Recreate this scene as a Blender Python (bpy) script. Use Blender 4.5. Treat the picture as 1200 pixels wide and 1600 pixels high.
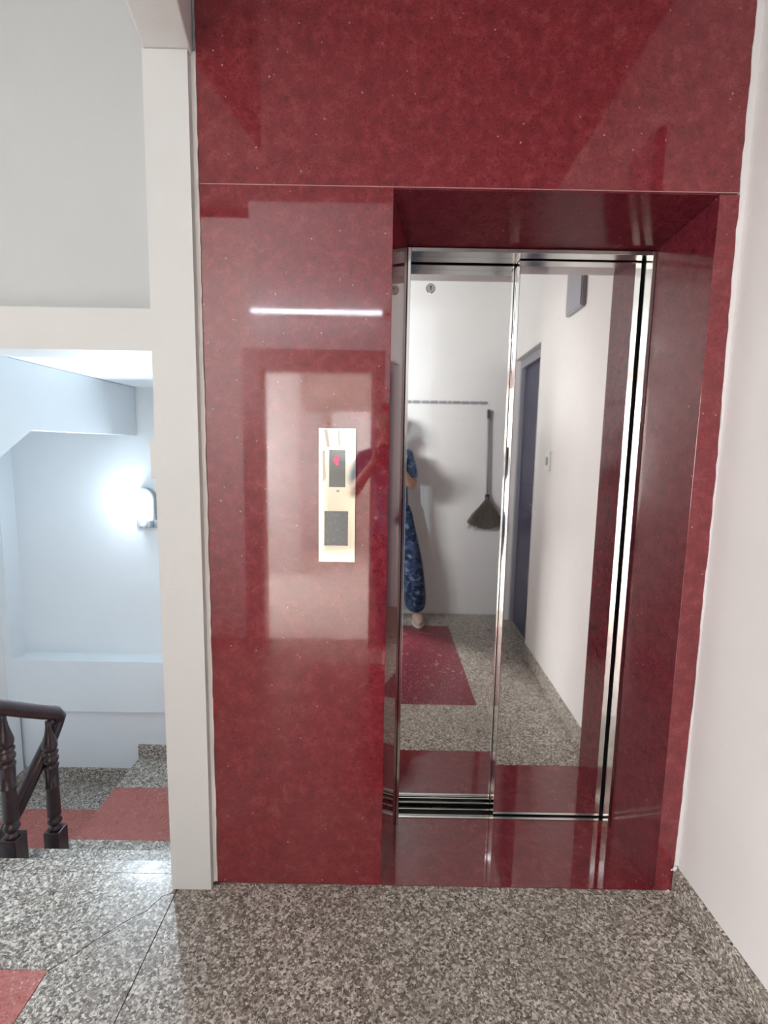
import bpy, bmesh, math, random
from mathutils import Vector, Matrix
random.seed(7)
for o in list(bpy.data.objects): bpy.data.objects.remove(o)
S = bpy.context.scene
COL = S.collection
# ------------------------------------------------------------------ camera
cd = bpy.data.cameras.new('camera'); cam = bpy.data.objects.new('camera', cd); COL.objects.link(cam)
cd.sensor_fit = 'VERTICAL'; cd.sensor_height = 24; cd.sensor_width = 18; cd.lens = 24*785/1600
cd.clip_start = 0.01; cd.clip_end = 100
th = math.atan(.127); ro = math.radians(1.0)
F = Vector((0, math.cos(th), -math.sin(th))); U = Vector((0, math.sin(th), math.cos(th))); R_ = Vector((1, 0, 0))
ri = R_*math.cos(ro)+U*math.sin(ro); up = U*math.cos(ro)-R_*math.sin(ro)
cam.matrix_world = Matrix(((ri.x, up.x, -F.x, 0), (ri.y, up.y, -F.y, 0), (ri.z, up.z, -F.z, 1.40), (0, 0, 0, 1)))
S.camera = cam
# ------------------------------------------------------------------ world, daylight and added lights, exposure
w = bpy.data.worlds.new('world'); S.world = w; w.use_nodes = True
bg = w.node_tree.nodes['Background']; bg.inputs[0].default_value = (.80, .90, 1, 1); bg.inputs[1].default_value = 1.6
S.view_settings.view_transform = 'Standard'; S.view_settings.look = 'None'
S.view_settings.gamma = 1; S.view_settings.use_curve_mapping = False
S.view_settings.exposure = 0.08

def area(name, loc, rot, sx, sy, power, col, spread=0):
    l = bpy.data.lights.new(name, 'AREA'); l.shape = 'RECTANGLE'; l.size = sx; l.size_y = sy
    l.energy = power; l.color = col
    if spread: l.spread = math.radians(spread)
    o = bpy.data.objects.new(name, l); COL.objects.link(o); o.location = loc; o.rotation_euler = [math.radians(a) for a in rot]
    return o
LAMP_W = 3.6; LAMP_F = 21; TUBE = 20
# daylight by the room's back window; the other lights and windows are added
area('added_light_room_side', (-1.98, -2.3, 1.45), (0, -90, 0), 1.5, 1.5, 390, (1, .98, .99))  # added out-of-view light that makes the back room bright
area('daylight_room_back', (-.32, -4.15, 1.57), (90, 0, 0), .85, .64, 9, (1, .96, .88))
area('added_light_landing', (-2.16, -1.5, 1.55), (0, -90, 0), 1.5, 1.3, 8, (.98, .98, 1))  # added fill light for the landing, source unseen
area('added_light_stair', (-1.78, 1.55, 2.12), (-88, 0, 20), .75, .45, 54, (.97, .985, 1), 105)  # added light aimed at the near wall to brighten it

# ------------------------------------------------------------------ helpers
def obj(name, bm, mat, parent=None, smooth=False, bevel=0, seg=2):
    me = bpy.data.meshes.new(name); bmesh.ops.recalc_face_normals(bm, faces=bm.faces[:]); bm.to_mesh(me); bm.free()
    if smooth:
        for p in me.polygons: p.use_smooth = True
    o = bpy.data.objects.new(name, me); COL.objects.link(o)
    if mat: me.materials.append(mat)
    if parent: o.parent = parent
    if bevel:
        m = o.modifiers.new('bevel', 'BEVEL'); m.width = bevel; m.segments = seg; m.limit_method = 'ANGLE'
    return o
def tag(o, label, cat, group=None):
    o['label'] = label; o['category'] = cat
    if group: o['group'] = group
    return o
def thing(name, label, cat, loc=(0, 0, 0), group=None):
    o = bpy.data.objects.new(name, None); COL.objects.link(o); o.location = loc; o.empty_display_size = .1
    tag(o, label, cat, group); OFF[o.name] = Vector(loc); return o
OFF = {}
def struct(name, bm, mat, label=None, **k):
    o = obj(name, bm, mat, **k); o['kind'] = 'structure'
    if label: o['label'] = label
    return o
def fix(o, t):            # geometry is written in world coordinates; move it into the thing's frame
    o.data.transform(Matrix.Translation(-OFF[t.name])); return o
def BM(): return bmesh.new()
def box(bm, x0, x1, y0, y1, z0, z1):
    vs = [bm.verts.new(p) for p in ((x0,y0,z0),(x1,y0,z0),(x1,y1,z0),(x0,y1,z0),(x0,y0,z1),(x1,y0,z1),(x1,y1,z1),(x0,y1,z1))]
    for f in ((0,3,2,1),(4,5,6,7),(0,1,5,4),(1,2,6,5),(2,3,7,6),(3,0,4,7)): bm.faces.new([vs[i] for i in f])
    return bm
def prism(bm, pts, d, axis='z'):
    """polygon pts (2D) extruded from d[0] to d[1] along axis; x: pts=(y,z), y: pts=(x,z), z: pts=(x,y)"""
    def P(p, h): return {'z': (p[0], p[1], h), 'y': (p[0], h, p[1]), 'x': (h, p[0], p[1])}[axis]
    a = [bm.verts.new(P(p, d[0])) for p in pts]; b = [bm.verts.new(P(p, d[1])) for p in pts]
    bm.faces.new(a); bm.faces.new(b[::-1])
    n = len(pts)
    for i in range(n): bm.faces.new((a[i], a[(i+1) % n], b[(i+1) % n], b[i]))
    return bm
def tube(bm, pts, r, n=12, up=None):
    pts = [Vector(p) for p in pts]; rs = r if isinstance(r, (list, tuple)) else [r]*len(pts); rings = []
    nrm = None
    for i, p in enumerate(pts):
        t = (pts[min(i+1, len(pts)-1)]-pts[max(i-1, 0)]).normalized()
        if nrm is None: nrm = t.orthogonal().normalized()
        else: nrm = (nrm-t*nrm.dot(t)).normalized()
        b = t.cross(nrm)
        rings.append([bm.verts.new(p+(nrm*math.cos(a)+b*math.sin(a))*rs[i]) for a in [2*math.pi*k/n for k in range(n)]])
    for i in range(len(rings)-1):
        for k in range(n): bm.faces.new((rings[i][k], rings[i][(k+1) % n], rings[i+1][(k+1) % n], rings[i+1][k]))
    bm.faces.new(rings[0][::-1]); bm.faces.new(rings[-1]); return bm
def lathe(bm, prof, c, n=24):
    rings = []
    for r, z in prof: rings.append([bm.verts.new((c[0]+r*math.cos(2*math.pi*k/n), c[1]+r*math.sin(2*math.pi*k/n), c[2]+z)) for k in range(n)])
    for i in range(len(rings)-1):
        for k in range(n): bm.faces.new((rings[i][k], rings[i][(k+1) % n], rings[i+1][(k+1) % n], rings[i+1][k]))
    bm.faces.new(rings[0][::-1]); bm.faces.new(rings[-1]); return bm
def disc_y(bm, x, y0, y1, z, r, n=24, r1=None):
    return tube(bm, [(x, y0, z), (x, y1, z)], [r, r if r1 is None else r1], n)

# ------------------------------------------------------------------ materials
def mat(name, col=(.8, .8, .8), rough=.5, metal=0, spec=.5):
    m = bpy.data.materials.new(name); m.use_nodes = True; b = m.node_tree.nodes['Principled BSDF']
    b.inputs['Base Color'].default_value = (*col, 1); b.inputs['Roughness'].default_value = rough
    b.inputs['Metallic'].default_value = metal; b.inputs['Specular IOR Level'].default_value = spec
    return m
class N:
    def __init__(s, m):
        s.m = m; s.nt = m.node_tree; s.b = s.nt.nodes['Principled BSDF']; s.tc = s.nt.nodes.new('ShaderNodeTexCoord')
        g = s.nt.nodes.new('ShaderNodeNewGeometry'); s.co = g.outputs['Position']
    def l(s, a, b): s.nt.links.new(a, b)
    def noise(s, scale, detail=3, rough=.5, co=None, dist=0):
        n = s.nt.nodes.new('ShaderNodeTexNoise'); n.inputs['Scale'].default_value = scale; n.inputs['Detail'].default_value = detail
        n.inputs['Roughness'].default_value = rough; n.inputs['Distortion'].default_value = dist; s.l(co or s.co, n.inputs['Vector']); return n
    def vor(s, scale, co=None, feature='F1', rnd=1):
        n = s.nt.nodes.new('ShaderNodeTexVoronoi'); n.feature = feature; n.inputs['Scale'].default_value = scale
        n.inputs['Randomness'].default_value = rnd; s.l(co or s.co, n.inputs['Vector']); return n
    def ramp(s, fac, stops, interp='LINEAR'):
        n = s.nt.nodes.new('ShaderNodeValToRGB'); n.color_ramp.interpolation = interp; e = n.color_ramp.elements
        while len(e) < len(stops): e.new(.5)
        for i, (p, c) in enumerate(stops):
            e[i].position = p; e[i].color = (*c, 1) if not isinstance(c, (int, float)) else (c, c, c, 1)
        s.l(fac, n.inputs[0]); return n.outputs[0]
    def mix(s, fac, a, b, mode='MIX'):
        n = s.nt.nodes.new('ShaderNodeMix'); n.data_type = 'RGBA'; n.blend_type = mode
        for k, v in ((0, fac), (6, a), (7, b)):
            if isinstance(v, (int, float)): n.inputs[k].default_value = v
            elif isinstance(v, tuple): n.inputs[k].default_value = (*v, 1)
            else: s.l(v, n.inputs[k])
        return n.outputs[2]
    def warp(s, scale, amt):
        nz = s.noise(scale, 2); sub = s.nt.nodes.new('ShaderNodeVectorMath'); sub.operation = 'MULTIPLY_ADD'
        s.l(nz.outputs['Color'], sub.inputs[0]); sub.inputs[1].default_value = (amt, amt, amt); s.l(s.co, sub.inputs[2]); return sub.outputs[0]
    def bump(s, h, strength, dist=.001):
        n = s.nt.nodes.new('ShaderNodeBump'); n.inputs['Strength'].default_value = strength; n.inputs['Distance'].default_value = dist
        s.l(h, n.inputs['Height']); s.l(n.outputs[0], s.b.inputs['Normal'])
    def color(s, c): s.l(c, s.b.inputs['Base Color'])
    def rough(s, c): s.l(c, s.b.inputs['Roughness'])

def paint(name, col, stain=.06, spec=.25):
    m = mat(name, col, .62, 0, spec); n = N(m)
    big = n.noise(1.7, 4, .6); dk = tuple(c*(1-stain) for c in col)
    c = n.ramp(big.outputs[0], [(.35, dk), (.65, col)])
    sp = n.noise(38, 2, .7); c = n.mix(n.ramp(sp.outputs[0], [(.70, 0.), (.78, .22)]), c, tuple(x*.78 for x in col)); n.color(c)
    fine = n.noise(160, 3, .6); n.bump(fine.outputs[0], .22, .0015); return m
M = {}
M['white'] = paint('white_wall_paint', (.79, .79, .775))
M['whiteR'] = paint('warm_white_wall_paint', (.80, .775, .755), .05)
M['cool'] = paint('stairwell_white_paint', (.74, .77, .79), .03)
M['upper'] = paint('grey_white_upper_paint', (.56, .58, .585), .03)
M['pier'] = paint('pier_paint', (.655, .66, .65), .03)
M['cream'] = paint('cream_room_paint', (.84, .80, .745))
M['plaster'] = paint('raw_plaster_edge', (.74, .70, .66), .25)

def granite(name, base, mottle, spec=.78, rough=.042, chips=True):
    m = mat(name, base, rough, 0, spec); n = N(m)
    a = n.noise(26, 6, .72, dist=.4); c = n.ramp(a.outputs[0], [(.30, tuple(x*.62 for x in base)), (.52, base), (.74, mottle)])
    g = n.vor(420); c = n.mix(n.ramp(g.outputs['Color'], [(.10, .62), (.60, 0.)]), c, tuple(x*.40 for x in base))
    v = n.vor(150, n.warp(60, .006)); rnd = n.nt.nodes.new('ShaderNodeSeparateColor'); n.l(v.outputs['Color'], rnd.inputs[0])
    dk = n.ramp(rnd.outputs[0], [(.93, 0.), (.96, .35)]); c = n.mix(dk, c, tuple(x*.25 for x in base))
    if chips:
        lt = n.ramp(rnd.outputs[1], [(.998, 0.), (.999, .6)]); near = n.ramp(v.outputs['Distance'], [(.2, 1.), (.45, 0.)])
        k = n.nt.nodes.new('ShaderNodeMath'); k.operation = 'MULTIPLY'; n.l(lt, k.inputs[0]); n.l(near, k.inputs[1])
        c = n.mix(k.outputs[0], c, (.62, .42, .40))
    n.color(c); sm = n.noise(5, 4, .6); n.rough(n.ramp(sm.outputs[0], [(.3, rough*.7), (.7, rough*1.5)]))
    n.bump(n.noise(90, 4, .7).outputs[0], .012, .0006); return m
M['marble'] = granite('polished_maroon_granite', (.225, .023, .032), (.30, .055, .060))
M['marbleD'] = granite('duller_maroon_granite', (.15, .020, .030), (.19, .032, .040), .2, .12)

def terrazzo(name, stops, scale=105, rough=.24, spec=.5, tint=None):
    m = mat(name, (.4, .4, .4), rough, 0, spec); n = N(m); co = n.warp(70, .011)
    v = n.vor(scale, co); s = n.nt.nodes.new('ShaderNodeSeparateColor'); n.l(v.outputs['Color'], s.inputs[0])
    c = n.ramp(s.outputs[0], stops, 'LINEAR')
    v2 = n.vor(scale*2.3, co); s2 = n.nt.nodes.new('ShaderNodeSeparateColor'); n.l(v2.outputs['Color'], s2.inputs[0])
    c = n.mix(n.ramp(s2.outputs[1], [(.60, 0.), (.66, .65)]), c, n.ramp(s2.outputs[0], stops))
    dirt = n.noise(2.6, 5, .65); c = n.mix(n.ramp(dirt.outputs[0], [(.42, 0.), (.72, .38)]), c, tuple(x for x in stops[1][1]))
    n.color(c); n.rough(n.ramp(n.noise(9, 4, .6).outputs[0], [(.3, rough*.75), (.7, rough*1.5)])); return m
M['terr'] = terrazzo('grey_brown_terrazzo', [(0, (.075, .060, .050)), (.32, (.195, .165, .138)), (.56, (.33, .29, .25)), (.80, (.60, .55, .49)), (1, (.82, .77, .71))], 150, .30, .3)
M['terrR'] = terrazzo('red_terrazzo', [(0, (.33, .085, .068)), (.4, (.43, .12, .098)), (.75, (.50, .165, .14)), (.95, (.42, .20, .18)), (1, (.6, .45, .4))], 190, .26)
M['terrM'] = terrazzo('maroon_terrazzo', [(0, (.13, .02, .035)), (.4, (.17, .03, .045)), (.75, (.21, .04, .058)), (.95, (.27, .08, .09)), (1, (.5, .35, .33))], 190, .2)
M['joint'] = mat('dark_joint', (.05, .045, .04), .9)

def steel(name, col, rough, scr=True):
    m = mat(name, col, rough, 1); n = N(m)
    sm = n.noise(3.2, 5, .62, dist=.6); n.rough(n.ramp(sm.outputs[0], [(.35, rough*.75), (.72, rough*1.7)]))
    sp = n.noise(70, 3, .7); n.color(n.mix(n.ramp(sp.outputs[0], [(.62, 0.), (.8, .35)]), col, tuple(c*.7 for c in col)))
    return m
M['door'] = steel('mirror_stainless_steel', (.92, .915, .90), .026)
M['steel'] = steel('worn_stainless_steel', (.60, .585, .56), .13)
M['plate'] = steel('polished_call_plate', (.40, .395, .355), .05)
M['black'] = mat('black_gap', (.012, .012, .013), .6)
M['screen'] = mat('dark_glass_display', (.10, .11, .115), .10, 0, .8)
M['button'] = mat('scratched_black_button', (.045, .05, .056), .28, 0, .7)
n = N(M['button']); n.color(n.ramp(n.noise(120, 4, .7).outputs[0], [(.5, (.085, .095, .10)), (.8, (.2, .21, .22))]))
def emis(name, col, st):
    m = mat(name, col, .4); b = m.node_tree.nodes['Principled BSDF']
    b.inputs['Emission Color'].default_value = (*col, 1); b.inputs['Emission Strength'].default_value = st; return m
M['led'] = emis('red_segment_led', (1, .02, .10), 2.2)
M['tube'] = emis('fluorescent_tube_glow', (.86, .92, 1), TUBE)
M['lampglow'] = emis('lamp_diffuser_glow', (.84, .93, 1), 22)
M['greyp'] = mat('grey_plastic', (.33, .36, .38), .45)
M['wplas'] = mat('white_plastic', (.82, .82, .80), .35)
M['wood'] = mat('dark_varnished_wood', (.026, .012, .014), .30, 0, .5)
n = N(M['wood']); n.color(n.ramp(n.noise(30, 5, .7, dist=1).outputs[0], [(.3, (.014, .008, .010)), (.55, (.034, .015, .018)), (.8, (.075, .035, .036))]))
n.bump(n.noise(80, 4).outputs[0], .12, .001)
M['frame'] = mat('brown_door_frame', (.46, .33, .30), .4)
M['bluedoor'] = mat('dark_blue_painted_door', (.045, .05, .085), .45)
n = N(M['bluedoor']); n.color(n.ramp(n.noise(7, 5, .7).outputs[0], [(.35, (.035, .045, .08)), (.6, (.07, .06, .105)), (.8, (.11, .13, .17))]))
M['grey'] = mat('grey_blue_enamel', (.30, .30, .33), .5)
M['bristle'] = mat('dark_straw_bristles', (.10, .09, .08), .9)
n = N(M['bristle']); n.color(n.ramp(n.noise(60, 4, .7, dist=2).outputs[0], [(.3, (.05, .045, .04)), (.7, (.20, .17, .14))]))
M['handle'] = mat('grey_broom_handle', (.22, .22, .23), .4)
M['tile'] = mat('grey_blue_tile', (.26, .27, .29), .3)
M['skin'] = mat('skin', (.50, .29, .21), .5)
M['hair'] = mat('black_hair', (.015, .012, .012), .5)
M['shoe'] = mat('pinkish_beige_sandal', (.55, .40, .34), .5)
M['phone'] = mat('dark_phone_body', (.02, .02, .025), .25)
def cloth(name, stops, sc):
    m = mat(name, stops[0][1], .85, 0, .2); n = N(m); v = n.vor(sc, n.warp(30, .03))
    s = n.nt.nodes.new('ShaderNodeSeparateColor'); n.l(v.outputs['Color'], s.inputs[0]); n.color(n.ramp(s.outputs[0], stops)); return m
M['shirt'] = cloth('blue_floral_cloth', [(0, (.03, .05, .10)), (.5, (.06, .10, .19)), (.85, (.16, .24, .36)), (1, (.4, .5, .6))], 45)
M['trou'] = cloth('navy_printed_cloth', [(0, (.010, .018, .045)), (.5, (.022, .045, .10)), (.85, (.06, .09, .17)), (1, (.18, .22, .30))], 40)

# ================================================================== SETTING
# ---- maroon clad lift wall
bm = BM()
box(bm, -.645, .008, 1.475, 1.90, -.02, 2.95); box(bm, .90, 1.10, 1.475, 1.90, -.02, 2.95); box(bm, .008, .90, 1.475, 1.90, 2.11, 2.95)
wf = struct('wall_front', bm, M['white'], 'lift wall faced with maroon polished granite')
def edge_poly(x0, x1, z0, z1, jl=0, jr=0, xr=None, n=46):
    """front-face outline with slightly chipped left / right edges"""
    L, Rr = [], []
    for i in range(n+1):
        z = z0+(z1-z0)*i/n
        L.append((x0+(random.uniform(-jl, jl) if jl else 0), z)); Rr.append(((xr(z) if xr else x1)+(random.uniform(-jr, jr) if jr else 0), z))
    if not jl: L = [L[0], L[-1]]
    if not (jr or xr): Rr = [Rr[0], Rr[-1]]
    return L+Rr[::-1]
def xright(z):
    k = [(0, .950), (.117, .951), (.7, .958), (1.3, .958), (2.1, .946), (2.56, .942), (3, .942)]
    for (a, b), (c, d) in zip(k, k[1:]):
        if a <= z <= c: return b+(d-b)*(z-a)/(c-a)
    return .942
YF = 1.457
obj('granite_panel', prism(BM(), edge_poly(-.515, 0, 2.1025, 2.95, .0012, .0016, xright, 40), (YF, 1.475), 'y'), M['marble'], wf)
obj('granite_panel', prism(BM(), edge_poly(-.515, .011, .0, 2.100, .0012, .0), (YF, 1.475), 'y'), M['marble'], wf, bevel=.0008, seg=1)
obj('granite_panel', prism(BM(), edge_poly(.893, 0, .0, 2.095, 0, .0018, xright), (YF, 1.475), 'y'), M['marble'], wf)
# jamb linings, soffit and sill of the niche
bm = BM(); prism(bm, [(.0112, 1.4585), (.063, 1.722), (.063, 1.76), (-.01, 1.76), (-.01, 1.4755)], (0, 2.098), 'z'); obj('jamb_lining', bm, M['marble'], wf)
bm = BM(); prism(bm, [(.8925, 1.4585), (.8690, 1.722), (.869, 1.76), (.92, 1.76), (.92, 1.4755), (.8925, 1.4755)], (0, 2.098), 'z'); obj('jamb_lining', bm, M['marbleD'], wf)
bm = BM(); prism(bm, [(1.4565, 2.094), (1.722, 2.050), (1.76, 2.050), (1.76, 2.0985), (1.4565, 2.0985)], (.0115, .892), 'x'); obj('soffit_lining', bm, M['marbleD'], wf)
obj('sill_slab', box(BM(), .0118, .8918, 1.4585, 1.757, -.02, .0), M['marble'], wf)
obj('joint_filler', box(BM(), -.514, .944, 1.4578, 1.475, 2.1000, 2.1025), mat('rosy_joint_grout', (.42, .20, .19), .7), wf)
# pale joint filler along the chipped edges, small cement blobs at the foot
bm = BM(); pts = [(-.5272, 0)]
for i in range(90): pts.append((-.5145+random.uniform(-.0018, .0014), i*2.42/89))
pts.append((-.5272, 2.42)); prism(bm, pts, (1.453, 1.476), 'y'); obj('joint_filler', bm, M['plaster'], wf)
bm = BM(); pts = [(.966, .086)]
for i in range(90): z = .086+i*2.85/89; pts.append((xright(z)-.0008+random.uniform(-.0018, .0022), z))
pts.append((.966, 2.936)); prism(bm, pts, (1.4555, 1.476), 'y'); obj('joint_filler', bm, M['whiteR'], wf)
bm = BM()
for (x, z, r) in ((-.519, .004, .006), (-.512, .002, .004), (-.526, .003, .005)): bmesh.ops.create_icosphere(bm, subdivisions=1, radius=r, matrix=Matrix.Translation((x, 1.452, z)))
obj('dark_debris', bm, M['joint'], wf)
bm = BM()
for (x, y, z, r) in ((.945, 1.449, .083, .005), (.951, 1.451, .087, .006), (.940, 1.452, .078, .003), (.936, 1.452, .004, .004), (.929, 1.452, .002, .003)): bmesh.ops.create_icosphere(bm, subdivisions=1, radius=r, matrix=Matrix.Translation((x, y, z)))
obj('cement_blob', bm, M['white'], wf)
# ---- pier and beam
bm = BM(); prism(bm, [(-.652, 0), (-.652, 1.303), (-.664, 1.303), (-.664, 1.415), (-.650, 1.415), (-.644, 2.409), (-.527, 2.409), (-.527, 0)], (1.430, 1.4745), 'y')
box(bm, -.640, -.527, 1.4745, 1.4748, 0, 2.4)
struct('trim_1', bm, M['pier'], 'white plastered pier edge left of the granite')
bm = BM(); sk = .175
prism(bm, [(-.648, 1.4745), (-.527, 1.4745), (-.527+sk*.45, 1.025), (-.648+sk*.45, 1.025)], (2.411, 2.95), 'z')
struct('trim_2', bm, M['white'], 'white ceiling beam running from the pier', bevel=.004)
# ---- stairwell opening header, wall above it
struct('trim_3', box(BM(), -2.2, -.6455, 1.457, 1.60, 1.660, 1.774), M['pier'], 'beam over the stairwell opening')
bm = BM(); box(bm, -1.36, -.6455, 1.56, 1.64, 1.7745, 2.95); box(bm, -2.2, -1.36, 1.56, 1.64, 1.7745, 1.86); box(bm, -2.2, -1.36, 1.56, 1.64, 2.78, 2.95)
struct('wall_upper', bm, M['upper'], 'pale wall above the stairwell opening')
bm = BM()
for (x0, x1, z0, z1) in ((-2.2, -1.36, 1.86, 1.9), (-2.2, -1.36, 2.74, 2.78), (-2.2, -2.16, 1.9, 2.74), (-1.40, -1.36, 1.9, 2.74)): box(bm, x0, x1, 1.58, 1.62, z0, z1)
struct('added_window_4', bm, M['wplas'])  # unseen window added as the source of the stair fill light
# ---- stairwell walls
bm = BM(); box(bm, -2.3, -.3, 2.92, 3.0, -1.9, 1.9)
box(bm, -2.3, -2.162, 2.80, 2.92, -.178, 1.72); box(bm, -2.162, -.3, 2.80, 2.92, -.178, .134)
box(bm, -2.3, -.3, 2.825, 2.92, -1.9, -.178); box(bm, -2.3, -2.14, 2.71, 2.80, -1.2, -.178)
struct('wall_back', bm, M['cool'], 'stairwell back wall with a tall shallow recess')
struct('wall_stairwell', box(BM(), -.645, -.55, 1.905, 2.92, -1.9, 1.9), M['cool'])
struct('ceiling_stairwell', box(BM(), -2.2, -.6, 1.642, 2.92, 1.718, 1.85), M['cool'], 'underside of the upper landing')
# skirting of the stairwell
bm = BM(); box(bm, -1.452, -.646, 2.812, 2.826, -.478, -.395); box(bm, -2.139, -1.453, 2.812, 2.826, -.638, -.552)
box(bm, -2.2, -2.128, 2.70, 2.712, -.638, -.552); box(bm, -2.139, -2.128, 2.70, 2.812, -.638, -.552)
struct('baseboard_back', bm, M['terr'], 'stepped terrazzo skirting in the stairwell')
# ---- left wall with an added, unseen landing window
bm = BM(); box(bm, -2.3, -2.2, -.7, -.4, -1.9, 2.95); box(bm, -2.3, -2.2, 1.2, 2.92, -1.9, 2.95); box(bm, -2.3, -2.2, -.4, 1.2, -1.9, 2.95); box(bm, -2.3, -2.2, -2.5, -2.3, 0, 2.95); box(bm, -2.3, -2.2, -2.3, -.7, 0, .85); box(bm, -2.3, -2.2, -2.3, -.7, 2.25, 2.95)
struct('wall_left', bm, M['white'])
bm = BM()
for (y0, y1, z0, z1) in ((-2.3, -.7, .85, .90), (-2.3, -.7, 2.2, 2.25), (-2.3, -2.25, .9, 2.2), (-.75, -.7, .9, 2.2), (-1.53, -1.47, .9, 2.2)): box(bm, -2.27, -2.22, y0, y1, z0, z1)
struct('added_window_1', bm, M['wplas'])  # window frame made up to carry the landing fill light
# ---- right wall (plan line leans out a little), with recessed door
def XR(y): return .962+(1.457-y)*.022
bm = BM()
def rw(y0, y1, z0, z1, d=0, t=.12): prism(bm, [(XR(y0)+d, y0), (XR(y1)+d, y1), (XR(y1)+t, y1), (XR(y0)+t, y0)], (z0, z1), 'z')
rw(.218, 1.4545, 0, 2.95); rw(-.50, .218, 2.095, 2.95); rw(-.60, -.50, 0, 2.95)
struct('wall_right', bm, M['whiteR'], 'off-white right wall')
bm = BM(); rw(.218, 1.452, 0, .083, -.013, -.0003); struct('baseboard_right', bm, M['terr'], 'terrazzo skirting along the right wall')
d1 = BM(); bm = d1; rw(-.499, .217, .001, 2.094, .075, .119); struct('added_door_backing', box(BM(), 1.125, 1.145, -.60, .30, -.1, 2.2), M['white'])  # unseen backing added behind the door to stop light leaking in
door1 = struct('door_1', d1, M['bluedoor'], 'dark blue door set deep in the right wall')
bm = BM(); rw(.165, .217, .001, 2.094, .045, .0745); rw(-.499, -.45, .001, 2.094, .045, .0745); rw(-.45, .165, 2.03, 2.094, .045, .0745); obj('door_frame', bm, M['grey'], door1)
bm = BM(); rw(-.38, -.05, 1.15, 1.95, .068, .0748); rw(-.38, -.05, .15, .95, .068, .0748); obj('door_panel', bm, M['bluedoor'], door1, bevel=.003)
bm = BM(); tube(bm, [(XR(.1)+.045, .1, 1.02), (XR(.1)+.045, .01, 1.02)], .008); tube(bm, [(XR(.1)+.0748, .1, 1.02), (XR(.1)+.045, .1, 1.02)], .008); obj('handle', bm, M['steel'], door1)
# ---- near wall (behind the photographer) with doorway to the bright room
bm = BM(); Y0 = -.52; Y1 = -.64
box(bm, -.90, -.842, Y1, Y0, 0, 2.03); box(bm, -.098, 1.02, Y1, Y0, 0, 2.03); box(bm, -.90, 1.02, Y1, Y0, 2.03, 2.95)
struct('wall_near', bm, M['white'], 'white wall behind the photographer')
bm = BM(); box(bm, -.96, -.83, Y1-.01, Y0+.012, 0, 2.04); box(bm, -.10, -.02, Y1-.01, Y0+.012, 0, 2.04); box(bm, -.83, -.10, Y1-.01, Y0+.012, 1.90, 2.04)
struct('door_2', bm, M['frame'], 'brown frame of the doorway to the bright room', bevel=.003)
# bright room behind
bm = BM(); box(bm, -2.1, -.91, -.72, -.641, 0, 2.8); struct('wall_room_front', bm, M['cream'])
bm = BM(); box(bm, 1.15, 1.25, -4.3, -.64, 0, 2.8); struct('wall_room_right', bm, M['cream'])
bm = BM(); box(bm, -2.1, -2.0, -1.4, -.72, 0, 2.8); box(bm, -2.1, -2.0, -4.3, -3.2, 0, 2.8); box(bm, -2.1, -2.0, -3.2, -1.4, 0, .6); box(bm, -2.1, -2.0, -3.2, -1.4, 2.3, 2.8)
struct('wall_room_left', bm, M['cream'])
bm = BM(); box(bm, -2.1, -.76, -4.3, -4.2, 0, 2.8); box(bm, .12, 1.25, -4.3, -4.2, 0, 2.8); box(bm, -.76, .12, -4.3, -4.2, 0, 1.22); box(bm, -.76, .12, -4.3, -4.2, 1.92, 2.8)
struct('wall_room_back', bm, M['cream'])
struct('ceiling_room', box(BM(), -2.1, 1.25, -4.3, -.64, 2.8, 2.9), M['cream'])
struct('floor_room', box(BM(), -2.1, 1.25, -4.3, -.641, -.06, 0), M['cream'])
bm = BM()
for (x0, x1, z0, z1) in ((-.76, .12, 1.22, 1.26), (-.76, .12, 1.88, 1.92), (-.76, -.72, 1.26, 1.88), (.08, .12, 1.26, 1.88), (-.35, -.31, 1.26, 1.88)): box(bm, x0, x1, -4.27, -4.22, z0, z1)
struct('window_2', bm, M['wplas'])
bm = BM()
for (y0, y1, z0, z1) in ((-3.2, -1.4, .6, .65), (-3.2, -1.4, 2.25, 2.3), (-3.2, -3.15, .65, 2.25), (-1.45, -1.4, .65, 2.25), (-2.33, -2.27, .65, 2.25)): box(bm, -2.07, -2.03, y0, y1, z0, z1)
struct('added_window_3', bm, M['wplas'])  # unseen side window added to let strong light into the room
# ---- ceiling
struct('ceiling', box(BM(), -2.3, 1.1, -2.5, 3.0, 2.95, 3.05), paint('shade_grey_ceiling_paint', (.24, .235, .225), .08))  # dark grey stands in for an unlit ceiling in the granite reflections
struct('wall_landing_end', box(BM(), -2.3, -.9, -2.6, -2.5, 0, 2.95), M['white'])

# ---- floor: terrazzo poured in fields with joints
bm = BM(); box(bm, -1.37, 1.14, -.64, 1.47, -.12, -.016); box(bm, -2.2, -1.37, -.64, 1.0, -.12, -.016)
fl = struct('floor', bm, M['joint'], 'speckled terrazzo landing floor')
def fs(name, polys, m, z0=-.0155, par=None):
    bm = BM()
    for p in polys: prism(bm, p, (z0, 0), 'z')
    return obj(name, bm, m, par or fl)
def rc(x0, x1, y0, y1): return [(x0, y0), (x1, y0), (x1, y1), (x0, y1)]
fs('terrazzo_field', [rc(-.6335, -.45, -.64, YF), rc(.53, 1.12, -.64, YF), rc(-.45, .53, 1.035, YF), rc(-.45, .53, -.64, -.215)], M['terr'])
fs('maroon_inlay', [rc(-.449, .529, -.214, 1.034)], M['terrM'])
ck = [(-.878, 1.176), (-.845, 1.205), (-.800, 1.262), (-.731, 1.332), (-.700, 1.352), (-.672, 1.405), (-.640, 1.421)]
c2 = [(x+.0022, y-.0022) for x, y in ck]
fs('terrazzo_field', [[(-1.37, 1.178)]+ck+[(-.640, 1.487), (-1.37, 1.487)]], M['terr'])
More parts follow.
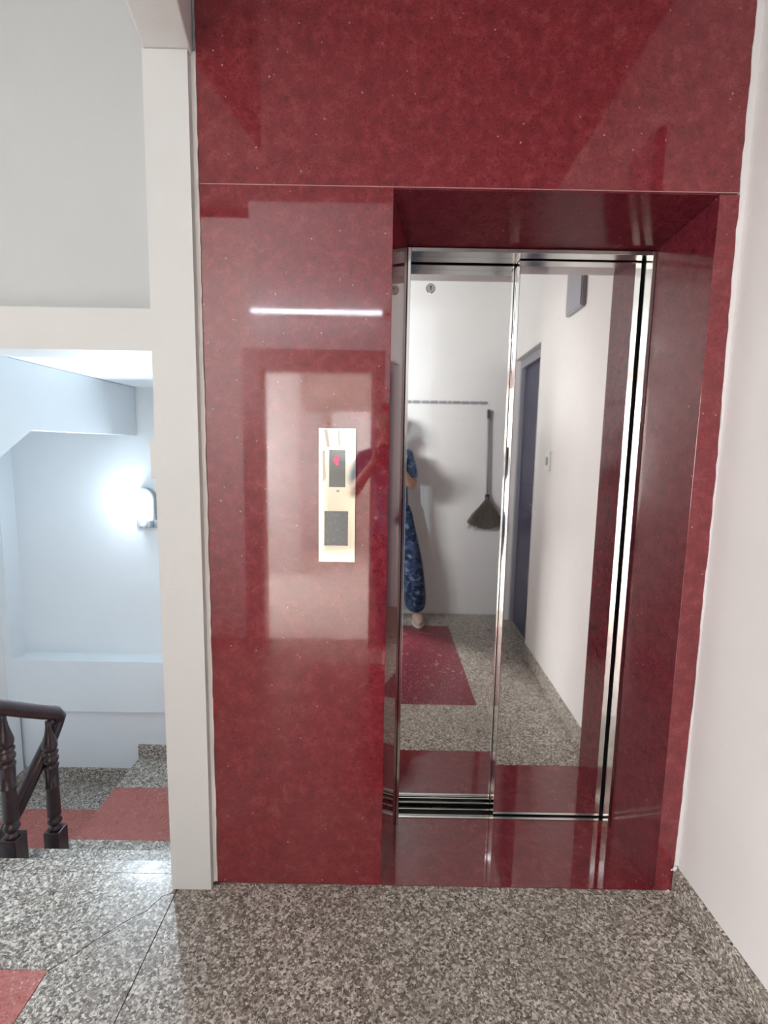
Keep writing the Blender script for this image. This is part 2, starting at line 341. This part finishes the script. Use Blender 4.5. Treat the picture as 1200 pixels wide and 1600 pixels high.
fs('terrazzo_field', [[(-.876, .25), (-.6365, .25), (-.6365, 1.4195)]+c2[::-1]], M['terr'])
fs('red_inlay', [rc(-1.37, -.878, .25, 1.1755)], M['terrR'])
fs('terrazzo_nosing', [rc(-1.37, -.6465, 1.4885, 1.538)], M['terr'])
fs('terrazzo_field', [rc(-2.2, -.6365, -.64, .2485), rc(-2.2, -1.3725, .2505, 1.0)], M['terr'])
bm = BM(); box(bm, -1.37, -.6465, 1.0, 1.530, -.12, -.0165); obj('slab_edge', bm, M['terr'], fl)

# ---- stairs down behind the lift
st = thing('stair_flight', 'terrazzo stair with red inlaid treads going down beyond the landing', 'stairs', (-1.0, 1.9, -.6))
def step(x0, x1, y0, y1, z, inl=None, d=.14):
    s = fix(obj('step', box(BM(), x0, x1, y0, y1, z-d, z), M['terr'], st), st)
    if inl:
        o = obj('red_inlay', box(BM(), *inl, z-.01, z+.0012), M['terrR'], s); o.data.transform(Matrix.Translation(-OFF[st.name]))
    return s
step(-1.37, -.6465, 1.50, 1.762, -.16); step(-1.37, -.6465, 1.74, 1.995, -.32)
step(-1.452, -.6465, 1.97, 2.8245, -.48, (-1.4505, -.648, 2.03, 2.552)); step(-2.199, -2.1385, 2.0, 2.699, -.64); step(-2.138, -1.4525, 2.0, 2.8245, -.64, (-2.05, -1.454, 2.03, 2.58))
for i in range(5): step(-2.19, -1.48, 1.76-i*.24, 2.02-i*.24, -.80-i*.16, (-2.05, -1.5, 1.78-i*.24, 1.97-i*.24))
# ---- upper flight coming over the stairwell on the left
uf = thing('upper_stair_flight', 'white soffit and side of the stair flight crossing above the stairwell', 'stairs', (-1.8, .8, 0))
pts = [(2.915, 1.448), (2.055, 1.448), (-.40, .0), (-.60, .0), (1.9, 1.716), (2.915, 1.716)]
fix(obj('stringer', prism(BM(), pts, (-1.53, -1.43), 'x'), M['cool'], uf), uf)
pts = [(2.05, 1.50), (-.38, .06), (-.55, .06), (2.0, 1.64), (2.05, 1.64)]
fix(obj('waist_slab', prism(BM(), pts, (-2.195, -1.531), 'x'), M['cool'], uf), uf)
for i in range(10):
    y = -.55+i*.245; z = .164*(i+1)
    fix(obj('step', box(BM(), -2.195, -1.532, y, y+.29, z-.15, z), M['terr'], uf), uf)

# ================================================================== ELEVATOR DOOR
ed = thing('elevator_door', 'two-panel mirror steel lift door in the maroon granite niche', 'elevator door', (.46, 1.76, 0))
def E(name, bm, m, par=None, **k):
    o = obj(name, bm, m, par or ed, **k); o.data.transform(Matrix.Translation(-OFF[ed.name])); return o
bm = BM(); box(bm, .0635, .0735, 1.718, 1.79, 0, 2.046); E('jamb_frame', bm, M['steel'], bevel=.001)
bm = BM(); box(bm, .8565, .8685, 1.718, 1.775, 0, 2.046); E('jamb_frame', bm, M['steel'], bevel=.001)
bm = BM(); box(bm, .0737, .8563, 1.718, 1.765, 2.0335, 2.046); box(bm, .0737, .438, 1.765, 1.812, 2.0335, 2.046); E('header_frame', bm, M['steel'], bevel=.001)
bm = BM(); prism(bm, rc(.075, .4575, 1.826, 1.85), (.012, 2.075), 'z'); pl = E('door_panel', bm, M['door'], bevel=.0015)
bm = BM(); box(bm, .0765, .456, 1.8235, 1.8262, .012, .034); E('bottom_rail', bm, M['steel'], pl)
bm = BM(); prism(bm, rc(.441, .8495, 1.776, 1.80), (.006, 2.075), 'z'); pr = E('door_panel', bm, M['door'], bevel=.0015)
bm = BM(); box(bm, .4402, .4440, 1.7745, 1.802, .006, 2.07); E('edge_strip', bm, M['steel'], pr, bevel=.001)
bm = BM(); box(bm, .4460, .4495, 1.8225, 1.8262, .036, 2.07); E('edge_strip', bm, M['steel'], pl)
bm = BM(); box(bm, .4425, .4600, 1.8125, 1.8225, .006, 2.07); E('meeting_strip', bm, M['door'])
bm = BM(); box(bm, .4430, .4600, 1.8022, 1.8123, .006, 2.07); E('meeting_gap', bm, M['black'])
# lock rosette with keyhole, high on the rear panel
lx, lz = .1485, 1.952
bm = BM(); disc_y(bm, lx, 1.8262, 1.821, lz, .0165, 28, .0155); lk = E('lock_rosette', bm, M['plate'], pl, bevel=.001)
bm = BM(); disc_y(bm, lx, 1.8209, 1.8203, lz+.0045, .0030, 14); box(bm, lx-.0013, lx+.0013, 1.8203, 1.8209, lz-.0075, lz+.003); E('keyhole', bm, M['black'])
# sill with running grooves
bm = BM()
for (y0, y1, z) in ((1.7575, 1.768, .003), (1.7715, 1.775, .003), (1.802, 1.808, .003), (1.812, 1.822, .003)): box(bm, .075, .856, y0, y1, -.012, z)
E('sill_track', bm, M['steel'])
bm = BM(); box(bm, .06, .87, 1.757, 1.87, -.03, -.0125); box(bm, .02, .95, 1.86, 1.89, -.02, 2.10); box(bm, .862, .9, 1.7725, 1.86, 0, 2.1); box(bm, .045, .0628, 1.79, 1.86, 0, 2.1)
box(bm, .05, .9, 1.762, 1.86, 2.08, 2.099)
E('shaft_lining', bm, M['black'])

# ================================================================== CALL PANEL
cp = thing('call_panel', 'tall cream steel lift call plate with red display and black button', 'call panel', (-.137, 1.4565, 1.26))
def Q(name, bm, m, par=None, **k):
    o = obj(name, bm, m, par or cp, **k); o.data.transform(Matrix.Translation(-OFF[cp.name])); return o
Q('face_plate', box(BM(), -.191, -.083, 1.4505, 1.4568, 1.064, 1.455), M['plate'], bevel=.0012)
Q('display_window', box(BM(), -.1600, -.1135, 1.4490, 1.4504, 1.286, 1.393), M['screen'], bevel=.0005)
bm = BM()          # red segments: arrow head to the left of an upright bar
for i in range(5): box(bm, -.1400, -.1335, 1.4483, 1.4489, 1.3505+i*.0056, 1.3550+i*.0056)
for i in range(3): box(bm, -.1442, -.1412, 1.4483, 1.4489, 1.3560+i*.0052, 1.3600+i*.0052)
box(bm, -.1478, -.1450, 1.4483, 1.4489, 1.3618, 1.3652)
Q('lit_indicator', bm, M['led'])
Q('call_button', box(BM(), -.1735, -.1045, 1.4488, 1.4504, 1.114, 1.2155), M['button'], bevel=.001)
for z in (1.437, 1.0815): s = Q('screw', disc_y(BM(), -.1375, 1.4505, 1.4488, z, .0034, 16), M['steel'], bevel=.0004)
Q('small_badge', box(BM(), -.1385, -.1300, 1.4498, 1.4504, 1.272, 1.277), M['greyp'])
# worn tape traces on the plate
tm = mat('old_tape_trace', (.72, .66, .55), .5)
bm = BM()
for pts in ([(-.176, 1.450), (-.166, 1.450), (-.158, 1.402), (-.166, 1.400)], [(-.135, 1.448), (-.131, 1.448), (-.129, 1.402), (-.133, 1.402)], [(-.180, 1.388), (-.172, 1.392), (-.170, 1.31), (-.178, 1.30)]):
    prism(bm, pts, (1.4501, 1.4504), 'y')
Q('tape_trace', bm, tm)

# ================================================================== STAIRWELL WALL LAMP
wl = thing('wall_lamp', 'lit white wall lamp with sensor on the stairwell back wall', 'lamp', (-1.385, 2.92, 1.03))
def W(name, bm, m, **k):
    o = obj(name, bm, m, wl, **k); o.data.transform(Matrix.Translation(-OFF[wl.name])); return o
def stadium(cx, cz, w, h0, h1, n=10):      # arch on top, flat bottom
    p = [(cx-w, h0), (cx+w, h0)]
    for i in range(n+1): a = math.pi*i/n; p.append((cx+w*math.cos(a), h1+w*math.sin(a)))
    return p
W('back_plate', prism(BM(), stadium(-1.385, 0, .060, .915, 1.085), (2.905, 2.9198), 'y'), M['greyp'], bevel=.003)
bm = BM(); outer = stadium(-1.385, 0, .066, .965, 1.085, 16); inner = stadium(-1.385, 0, .056, .965, 1.085, 16)
ro_ = outer[1:]+[outer[0]]; ri_ = inner[1:]+[inner[0]]
for i in range(len(ro_)-1):
    q = [ro_[i], ro_[i+1], ri_[i+1], ri_[i]]; prism(bm, q, (2.86, 2.9045), 'y')
W('hood', bm, M['greyp'])
bm = BM(); bmesh.ops.create_uvsphere(bm, u_segments=24, v_segments=14, radius=1, matrix=Matrix.Translation((-1.387, 2.89, 1.06)) @ Matrix.Diagonal((.052, .045, .085, 1)))
W('diffuser', bm, M['lampglow'], smooth=True)
W('sensor_box', prism(BM(), rc(-1.42, -1.345, 2.865, 2.905), (.918, .964), 'z'), M['greyp'], bevel=.006)
bm = BM(); bmesh.ops.create_uvsphere(bm, u_segments=18, v_segments=10, radius=.017, matrix=Matrix.Translation((-1.385, 2.863, .938))); W('sensor_dome', bm, M['wplas'], smooth=True)
L = bpy.data.lights.new('wall_lamp_bulb', 'POINT'); L.energy = LAMP_W; L.color = (.74, .88, 1); L.shadow_soft_size = .035
lo = bpy.data.objects.new('wall_lamp_bulb', L); COL.objects.link(lo); lo.location = (-1.447, 2.83, 1.07)
L2 = bpy.data.lights.new('wall_lamp_front', 'AREA'); L2.shape = 'DISK'; L2.size = .05; L2.spread = math.radians(140); L2.energy = LAMP_F; L2.color = (.74, .88, 1)
lo2 = bpy.data.objects.new('wall_lamp_front', L2); COL.objects.link(lo2); lo2.location = (-1.395, 2.835, 1.06); lo2.rotation_euler = (math.radians(90), 0, math.radians(180))

# ================================================================== TUBE LIGHT over the doorway
tl = thing('tube_light', 'long lit fluorescent tube over the doorway, mirrored in the granite', 'lamp', (-.46, -.52, 2.27))
o = obj('batten', box(BM(), -.44, .44, .0005, .03, -.02, .02), M['wplas'], tl, bevel=.003)
obj('tube', tube(BM(), [(-.43, .045, 0), (.43, .045, 0)], .011, 16), M['tube'], tl, smooth=True)
for x in (-.435, .435): obj('end_cap', box(BM(), x-.012, x+.012, .031, .06, -.016, .016), M['wplas'], tl)

# ================================================================== BALUSTRADE
bl = thing('balustrade', 'dark turned wood stair balustrade at the stairwell edge', 'railing', (-1.235, 1.50, 0))
def K(name, bm, m, par=None, **k):
    o = obj(name, bm, m, par or bl, **k); o.data.transform(Matrix.Translation(-OFF[bl.name])); return o
prof = [(.026, .075), (.030, .082), (.031, .088), (.019, .094), (.017, .102), (.030, .112), (.034, .122), (.030, .134), (.019, .143), (.020, .148), (.031, .153),
        (.032, .160), (.029, .30), (.030, .302), (.034, .306), (.034, .310), (.030, .314), (.032, .40), (.036, .408), (.036, .414), (.024, .420),
        (.030, .428), (.037, .440), (.037, .452), (.028, .464), (.022, .470), (.036, .474), (.037, .482), (.024, .487), (.030, .494), (.036, .508), (.035, .525), (.027, .552), (.018, .585), (.014, .612), (.014, .64)]
prof = [(r*.95, z*.545/.64) for r, z in prof]
for (x, y, z) in ((-1.305, 1.63, -.1595), (-1.312, 1.86, -.3195)):
    b = K('baluster', lathe(BM(), [(r, zz*.62/.545 if zz < .4 else .455+(zz-.4)) for r, zz in prof] if False else [(r*.82, .10+zz*.97) for r, zz in prof], (x, y, z), 20), M['wood'], smooth=True)
    K('base_block', box(BM(), x-.031, x+.031, y-.031, y+.031, z, z+.165), M['wood'], b, bevel=.004)
rail = [(-1.285, 1.36, .655), (-1.295, 1.50, .572), (-1.300, 1.616, .500), (-1.302, 1.731, .425), (-1.304, 1.83, .362), (-1.308, 1.895, .325), (-1.312, 1.925, .292), (-1.322, 1.918, .258)]
low = [(-1.33, 1.885, .205), (-1.35, 1.848, .142), (-1.37, 1.82, .080), (-1.39, 1.797, .022), (-1.41, 1.774, -.032), (-1.43, 1.748, -.091), (-1.44, 1.72, -.16), (-1.445, 1.62, -.28), (-1.445, 1.45, -.42)]
K('handrail', tube(BM(), rail+low, [.0265]*17, 16), M['wood'], smooth=True)

# ================================================================== THINGS ON THE WALLS (seen in the steel mirror)
br = thing('broom', 'fan-shaped straw broom hanging by its handle on the white wall', 'broom', (.85, -.50, .77))
def G(name, bm, m, par=None, t=br, **k):
    o = obj(name, bm, m, par or t, **k); o.data.transform(Matrix.Translation(-OFF[t.name])); return o
G('handle', tube(BM(), [(.836, -.498, 1.71), (.845, -.497, 1.35), (.852, -.495, 1.02)], .0085, 10), M['handle'], smooth=True)
G('hanging_cap', tube(BM(), [(.8355, -.498, 1.725), (.837, -.498, 1.655)], .0115, 10), M['black'])
bm = BM(); n_ = 13
fr, bk = [], []
for yy, L_ in ((-.472, fr), (-.518, bk)):
    for i in range(n_):
        t = i/(n_-1)*2-1; L_.append(((.848+t*.155, .775-.028*(1-t*t)+.02*abs(t)+random.uniform(-.006, .006))))
top = [(.990, .815), (.955, .870), (.905, .930), (.868, .985), (.862, 1.02), (.842, 1.02), (.834, .985), (.79, .930), (.735, .870), (.700, .815)]
prism(bm, fr+top, (-.5185, -.474), 'y'); G('bristle_head', bm, M['bristle'], bevel=.01)
bm = BM()
for i in range(40):
    t = random.uniform(-1, 1); tube(bm, [(.85+t*.02, -.474, .99), (.848+t*.09, -.47, .90), (.848+t*.15, -.472, .765+random.uniform(-.02, .01))], .002, 4)
G('loose_straws', bm, M['bristle'])
G('binding', tube(BM(), [(.851, -.496, 1.0), (.852, -.496, 1.035)], .017, 12), M['black'])
hr = thing('tile_strip', 'narrow horizontal strip of small grey blocks along the white wall', 'wall strip', (.5, -.52, 1.778))
x = .0
while x < .83:
    l = .062 if random.random() < .8 else .03
    G('grey_block', box(BM(), x, min(x+l, .845), -.5198, -.512, 1.767, 1.790), M['tile'], None, hr, bevel=.001); x += l+.010
sw = thing('light_switch', 'small cream light switch on the right wall beside the door', 'switch', (XR(.52), .52, 1.34))
X0 = XR(.56)
G('switch_plate', box(BM(), X0-.009, X0+.0003, .475, .565, 1.28, 1.40), M['wplas'], None, sw, bevel=.003)
G('rocker', box(BM(), X0-.014, X0-.0092, .505, .535, 1.315, 1.365), M['greyp'], None, sw, bevel=.002)
fb = thing('fuse_box', 'grey metal box high on the right wall', 'fuse box', (XR(.86), .86, 2.2)); X0 = XR(.97)
G('case', box(BM(), X0-.02, X0+.0003, .754, .972, 2.11, 2.55), M['grey'], None, fb, bevel=.003)
G('lid', box(BM(), X0-.025, X0-.0203, .762, .964, 2.12, 2.54), M['grey'], None, fb, bevel=.002)

# room furniture glimpsed in the granite
cb = thing('cupboard', 'tall white cupboard inside the bright room, faint in the granite reflection', 'cupboard', (-.95, -4.0, 0))
G('carcass', box(BM(), -1.15, -.80, -4.195, -3.75, 0.001, 1.85), M['wplas'], None, cb, bevel=.004)
for x in (-1.145, -.972): G('door', box(BM(), x, x+.168, -3.7495, -3.735, .06, 1.82), M['wplas'], None, cb, bevel=.003)

# ================================================================== PHOTOGRAPHER
ph = tag(obj('phone', box(BM(), -.038, .038, -.0145, -.0065, 1.275, 1.425), M['phone'], bevel=.003), 'dark phone held upright in the photographer\'s hands', 'phone')
pe = thing('person', 'person in blue printed top and navy trousers photographing with a raised phone', 'person', (.10, -.33, 0))
def skinobj(name, verts, edges, m, par, sub=2, root=0):
    me = bpy.data.meshes.new(name); vs = [Vector(v[0])-OFF['person'] for v in verts]
    me.from_pydata(vs, edges, []); o = bpy.data.objects.new(name, me); COL.objects.link(o); o.parent = par
    s = o.modifiers.new('skin', 'SKIN'); s.use_smooth_shade = True
    for i, v in enumerate(verts):
        r = v[1]; me.skin_vertices[0].data[i].radius = (r, r) if not isinstance(r, tuple) else r
        me.skin_vertices[0].data[i].use_root = (i == root)
    o.modifiers.new('sub', 'SUBSURF').levels = sub; o.modifiers['sub'].render_levels = sub
    me.materials.append(m); return o
yb = -.34
V = [((.07, yb, .90), .105), ((.065, yb, 1.05), .095), ((.05, yb, 1.20), .125), ((.03, yb, 1.33), .12), ((.015, yb+.01, 1.42), .055), ((.01, yb+.02, 1.47), .052)]
Ed = [(0, 1), (1, 2), (2, 3), (3, 4), (4, 5)]
def chain(start, pts):
    p = start
    for q in pts: V.append(q); Ed.append((p, len(V)-1)); p = len(V)-1
    return p
hands = {}
for s in (-1, 1):
    h = chain(3, [((.02+s*.15, yb, 1.335), .052), ((.01+s*.215, yb+.06, 1.10), .040), ((s*.13, yb+.20, 1.22), .034), ((s*.064, -.045, 1.315), .024), ((s*.052, -.022, 1.345), (.026, .016))])
    for k, (dz, ln) in enumerate(((.040, .95), (.018, 1.05), (-.004, 1.0), (-.024, .8))):
        chain(h, [((s*.060, -.012, 1.345+dz), .0085), ((s*.0585, .0035*ln, 1.347+dz), .0080), ((s*(.056-.008*ln), .0065, 1.348+dz), .0068)])
    chain(h, [((s*.040, -.030, 1.335), .0095), ((s*.022, -.026, 1.352), .0085)])
    hands[s] = h
    lx = .225 if s > 0 else -.01
    a = chain(0, [((.07+s*.09, yb, .84), .085), ((.07+(lx-.04)*.9*(1 if s > 0 else 1), yb+.02, .47), .055), ((lx+.05, yb-.01, .10), .036), ((lx+.055, yb+.03, .035), (.035, .03)), ((lx+.075, yb+.13, .025), (.04, .022))])
body = skinobj('body', V, Ed, M['skin'], pe)
# head
bm = BM(); bmesh.ops.create_uvsphere(bm, u_segments=32, v_segments=24, radius=1)
hc = Vector((.01, yb+.05, 1.555))-OFF['person']
for v in bm.verts:
    c = v.co; x, y, z = c.x*.074, c.y*.092, c.z*.112
    if z < -.02: x *= 1-.38*((-z-.02)/.09); y = y*(1-.15*((-z-.02)/.09))
    if c.y > .3:
        y += .020*math.exp(-((x/.011)**2+((z+.012)/.018)**2))
        y -= .010*(math.exp(-(((abs(x)-.030)/.014)**2+((z-.008)/.010)**2)))
        y += .005*math.exp(-((x/.022)**2+((z+.045)/.007)**2))
    if abs(c.x) > .93 and abs(z) < .03: x *= 1.10
    v.co = Vector((x, y, z))+hc
obj('head', bm, M['skin'], pe, smooth=True)
bm = BM(); bmesh.ops.create_uvsphere(bm, u_segments=28, v_segments=20, radius=1)
for v in bm.verts:
    c = v.co.copy(); v.co = Vector((c.x*.083, c.y*.100-.012, c.z*.118+.012))+hc
bmesh.ops.delete(bm, geom=[v for v in bm.verts if (v.co-hc).y > .045 and (v.co-hc).z < .065 or (v.co-hc).z < -.075], context='VERTS')
hairo = obj('hair', bm, M['hair'], pe, smooth=True); sm = hairo.modifiers.new('s', 'SOLIDIFY'); sm.thickness = .006
for s in (-1, 1):
    bm = BM(); bmesh.ops.create_uvsphere(bm, u_segments=10, v_segments=8, radius=.010, matrix=Matrix.Translation(hc+Vector((s*.030, .0695, .008))))
    ey = obj('eye', bm, M['wplas'], pe, smooth=True)
    bm = BM(); bmesh.ops.create_uvsphere(bm, u_segments=10, v_segments=8, radius=.005, matrix=Matrix.Translation(hc+Vector((s*.030, .0758, .008))))
    obj('pupil', bm, M['hair'], ey, smooth=True)
bm = BM(); bmesh.ops.create_uvsphere(bm, u_segments=12, v_segments=8, radius=1, matrix=Matrix.Translation(hc+Vector((0, .080, -.046))) @ Matrix.Diagonal((.022, .006, .006, 1))); obj('lips', bm, mat('lips', (.42, .14, .13), .5), pe, smooth=True)
# clothes
V = [((.075, yb, .80), (.17, .14)), ((.07, yb, .92), (.16, .135)), ((.065, yb, 1.05), (.165, .135)), ((.05, yb, 1.20), (.155, .13)), ((.03, yb, 1.345), (.13, .11)), ((.018, yb+.005, 1.405), .07)]
Ed = [(0, 1), (1, 2), (2, 3), (3, 4), (4, 5)]
for s in (-1, 1): chain(4, [((.02+s*.155, yb, 1.335), .068), ((.012+s*.208, yb+.045, 1.145), .060)])
skinobj('shirt', V, Ed, M['shirt'], pe)
V = [((.07, yb, 1.02), (.14, .12)), ((.07, yb, .84), (.15, .13))]; Ed = [(0, 1)]
for s in (-1, 1):
    lx = .225 if s > 0 else -.01
    chain(1, [((.07+s*.085, yb, .78), .105), ((.07+(lx-.04)*.9, yb+.02, .47), .092), ((lx+.045, yb+.005, .20), .094), ((lx+.05, yb, .060), .088)])
skinobj('trousers', V, Ed, M['trou'], pe)
for s in (-1, 1):
    lx = (.225 if s > 0 else -.01)+.065; bm = BM()
    bmesh.ops.create_uvsphere(bm, u_segments=20, v_segments=12, radius=1, matrix=Matrix.Translation((lx, yb+.055, .035)) @ Matrix.Diagonal((.046, .135, .042, 1)))
    for v in bm.verts: v.co.z = max(v.co.z, .002)
    for v in bm.verts: v.co -= OFF['person']
    obj('shoe', bm, M['shoe'], pe, smooth=True)
    bm = BM(); prism(bm, [(lx+.05*math.cos(a)*(1 if math.sin(a) > 0 else .85), yb+.055+.135*math.sin(a)) for a in [2*math.pi*k/24 for k in range(24)]], (.0008, .018), 'z')
    for v in bm.verts: v.co -= OFF['person']
    obj('sole', bm, M['plaster'], pe)
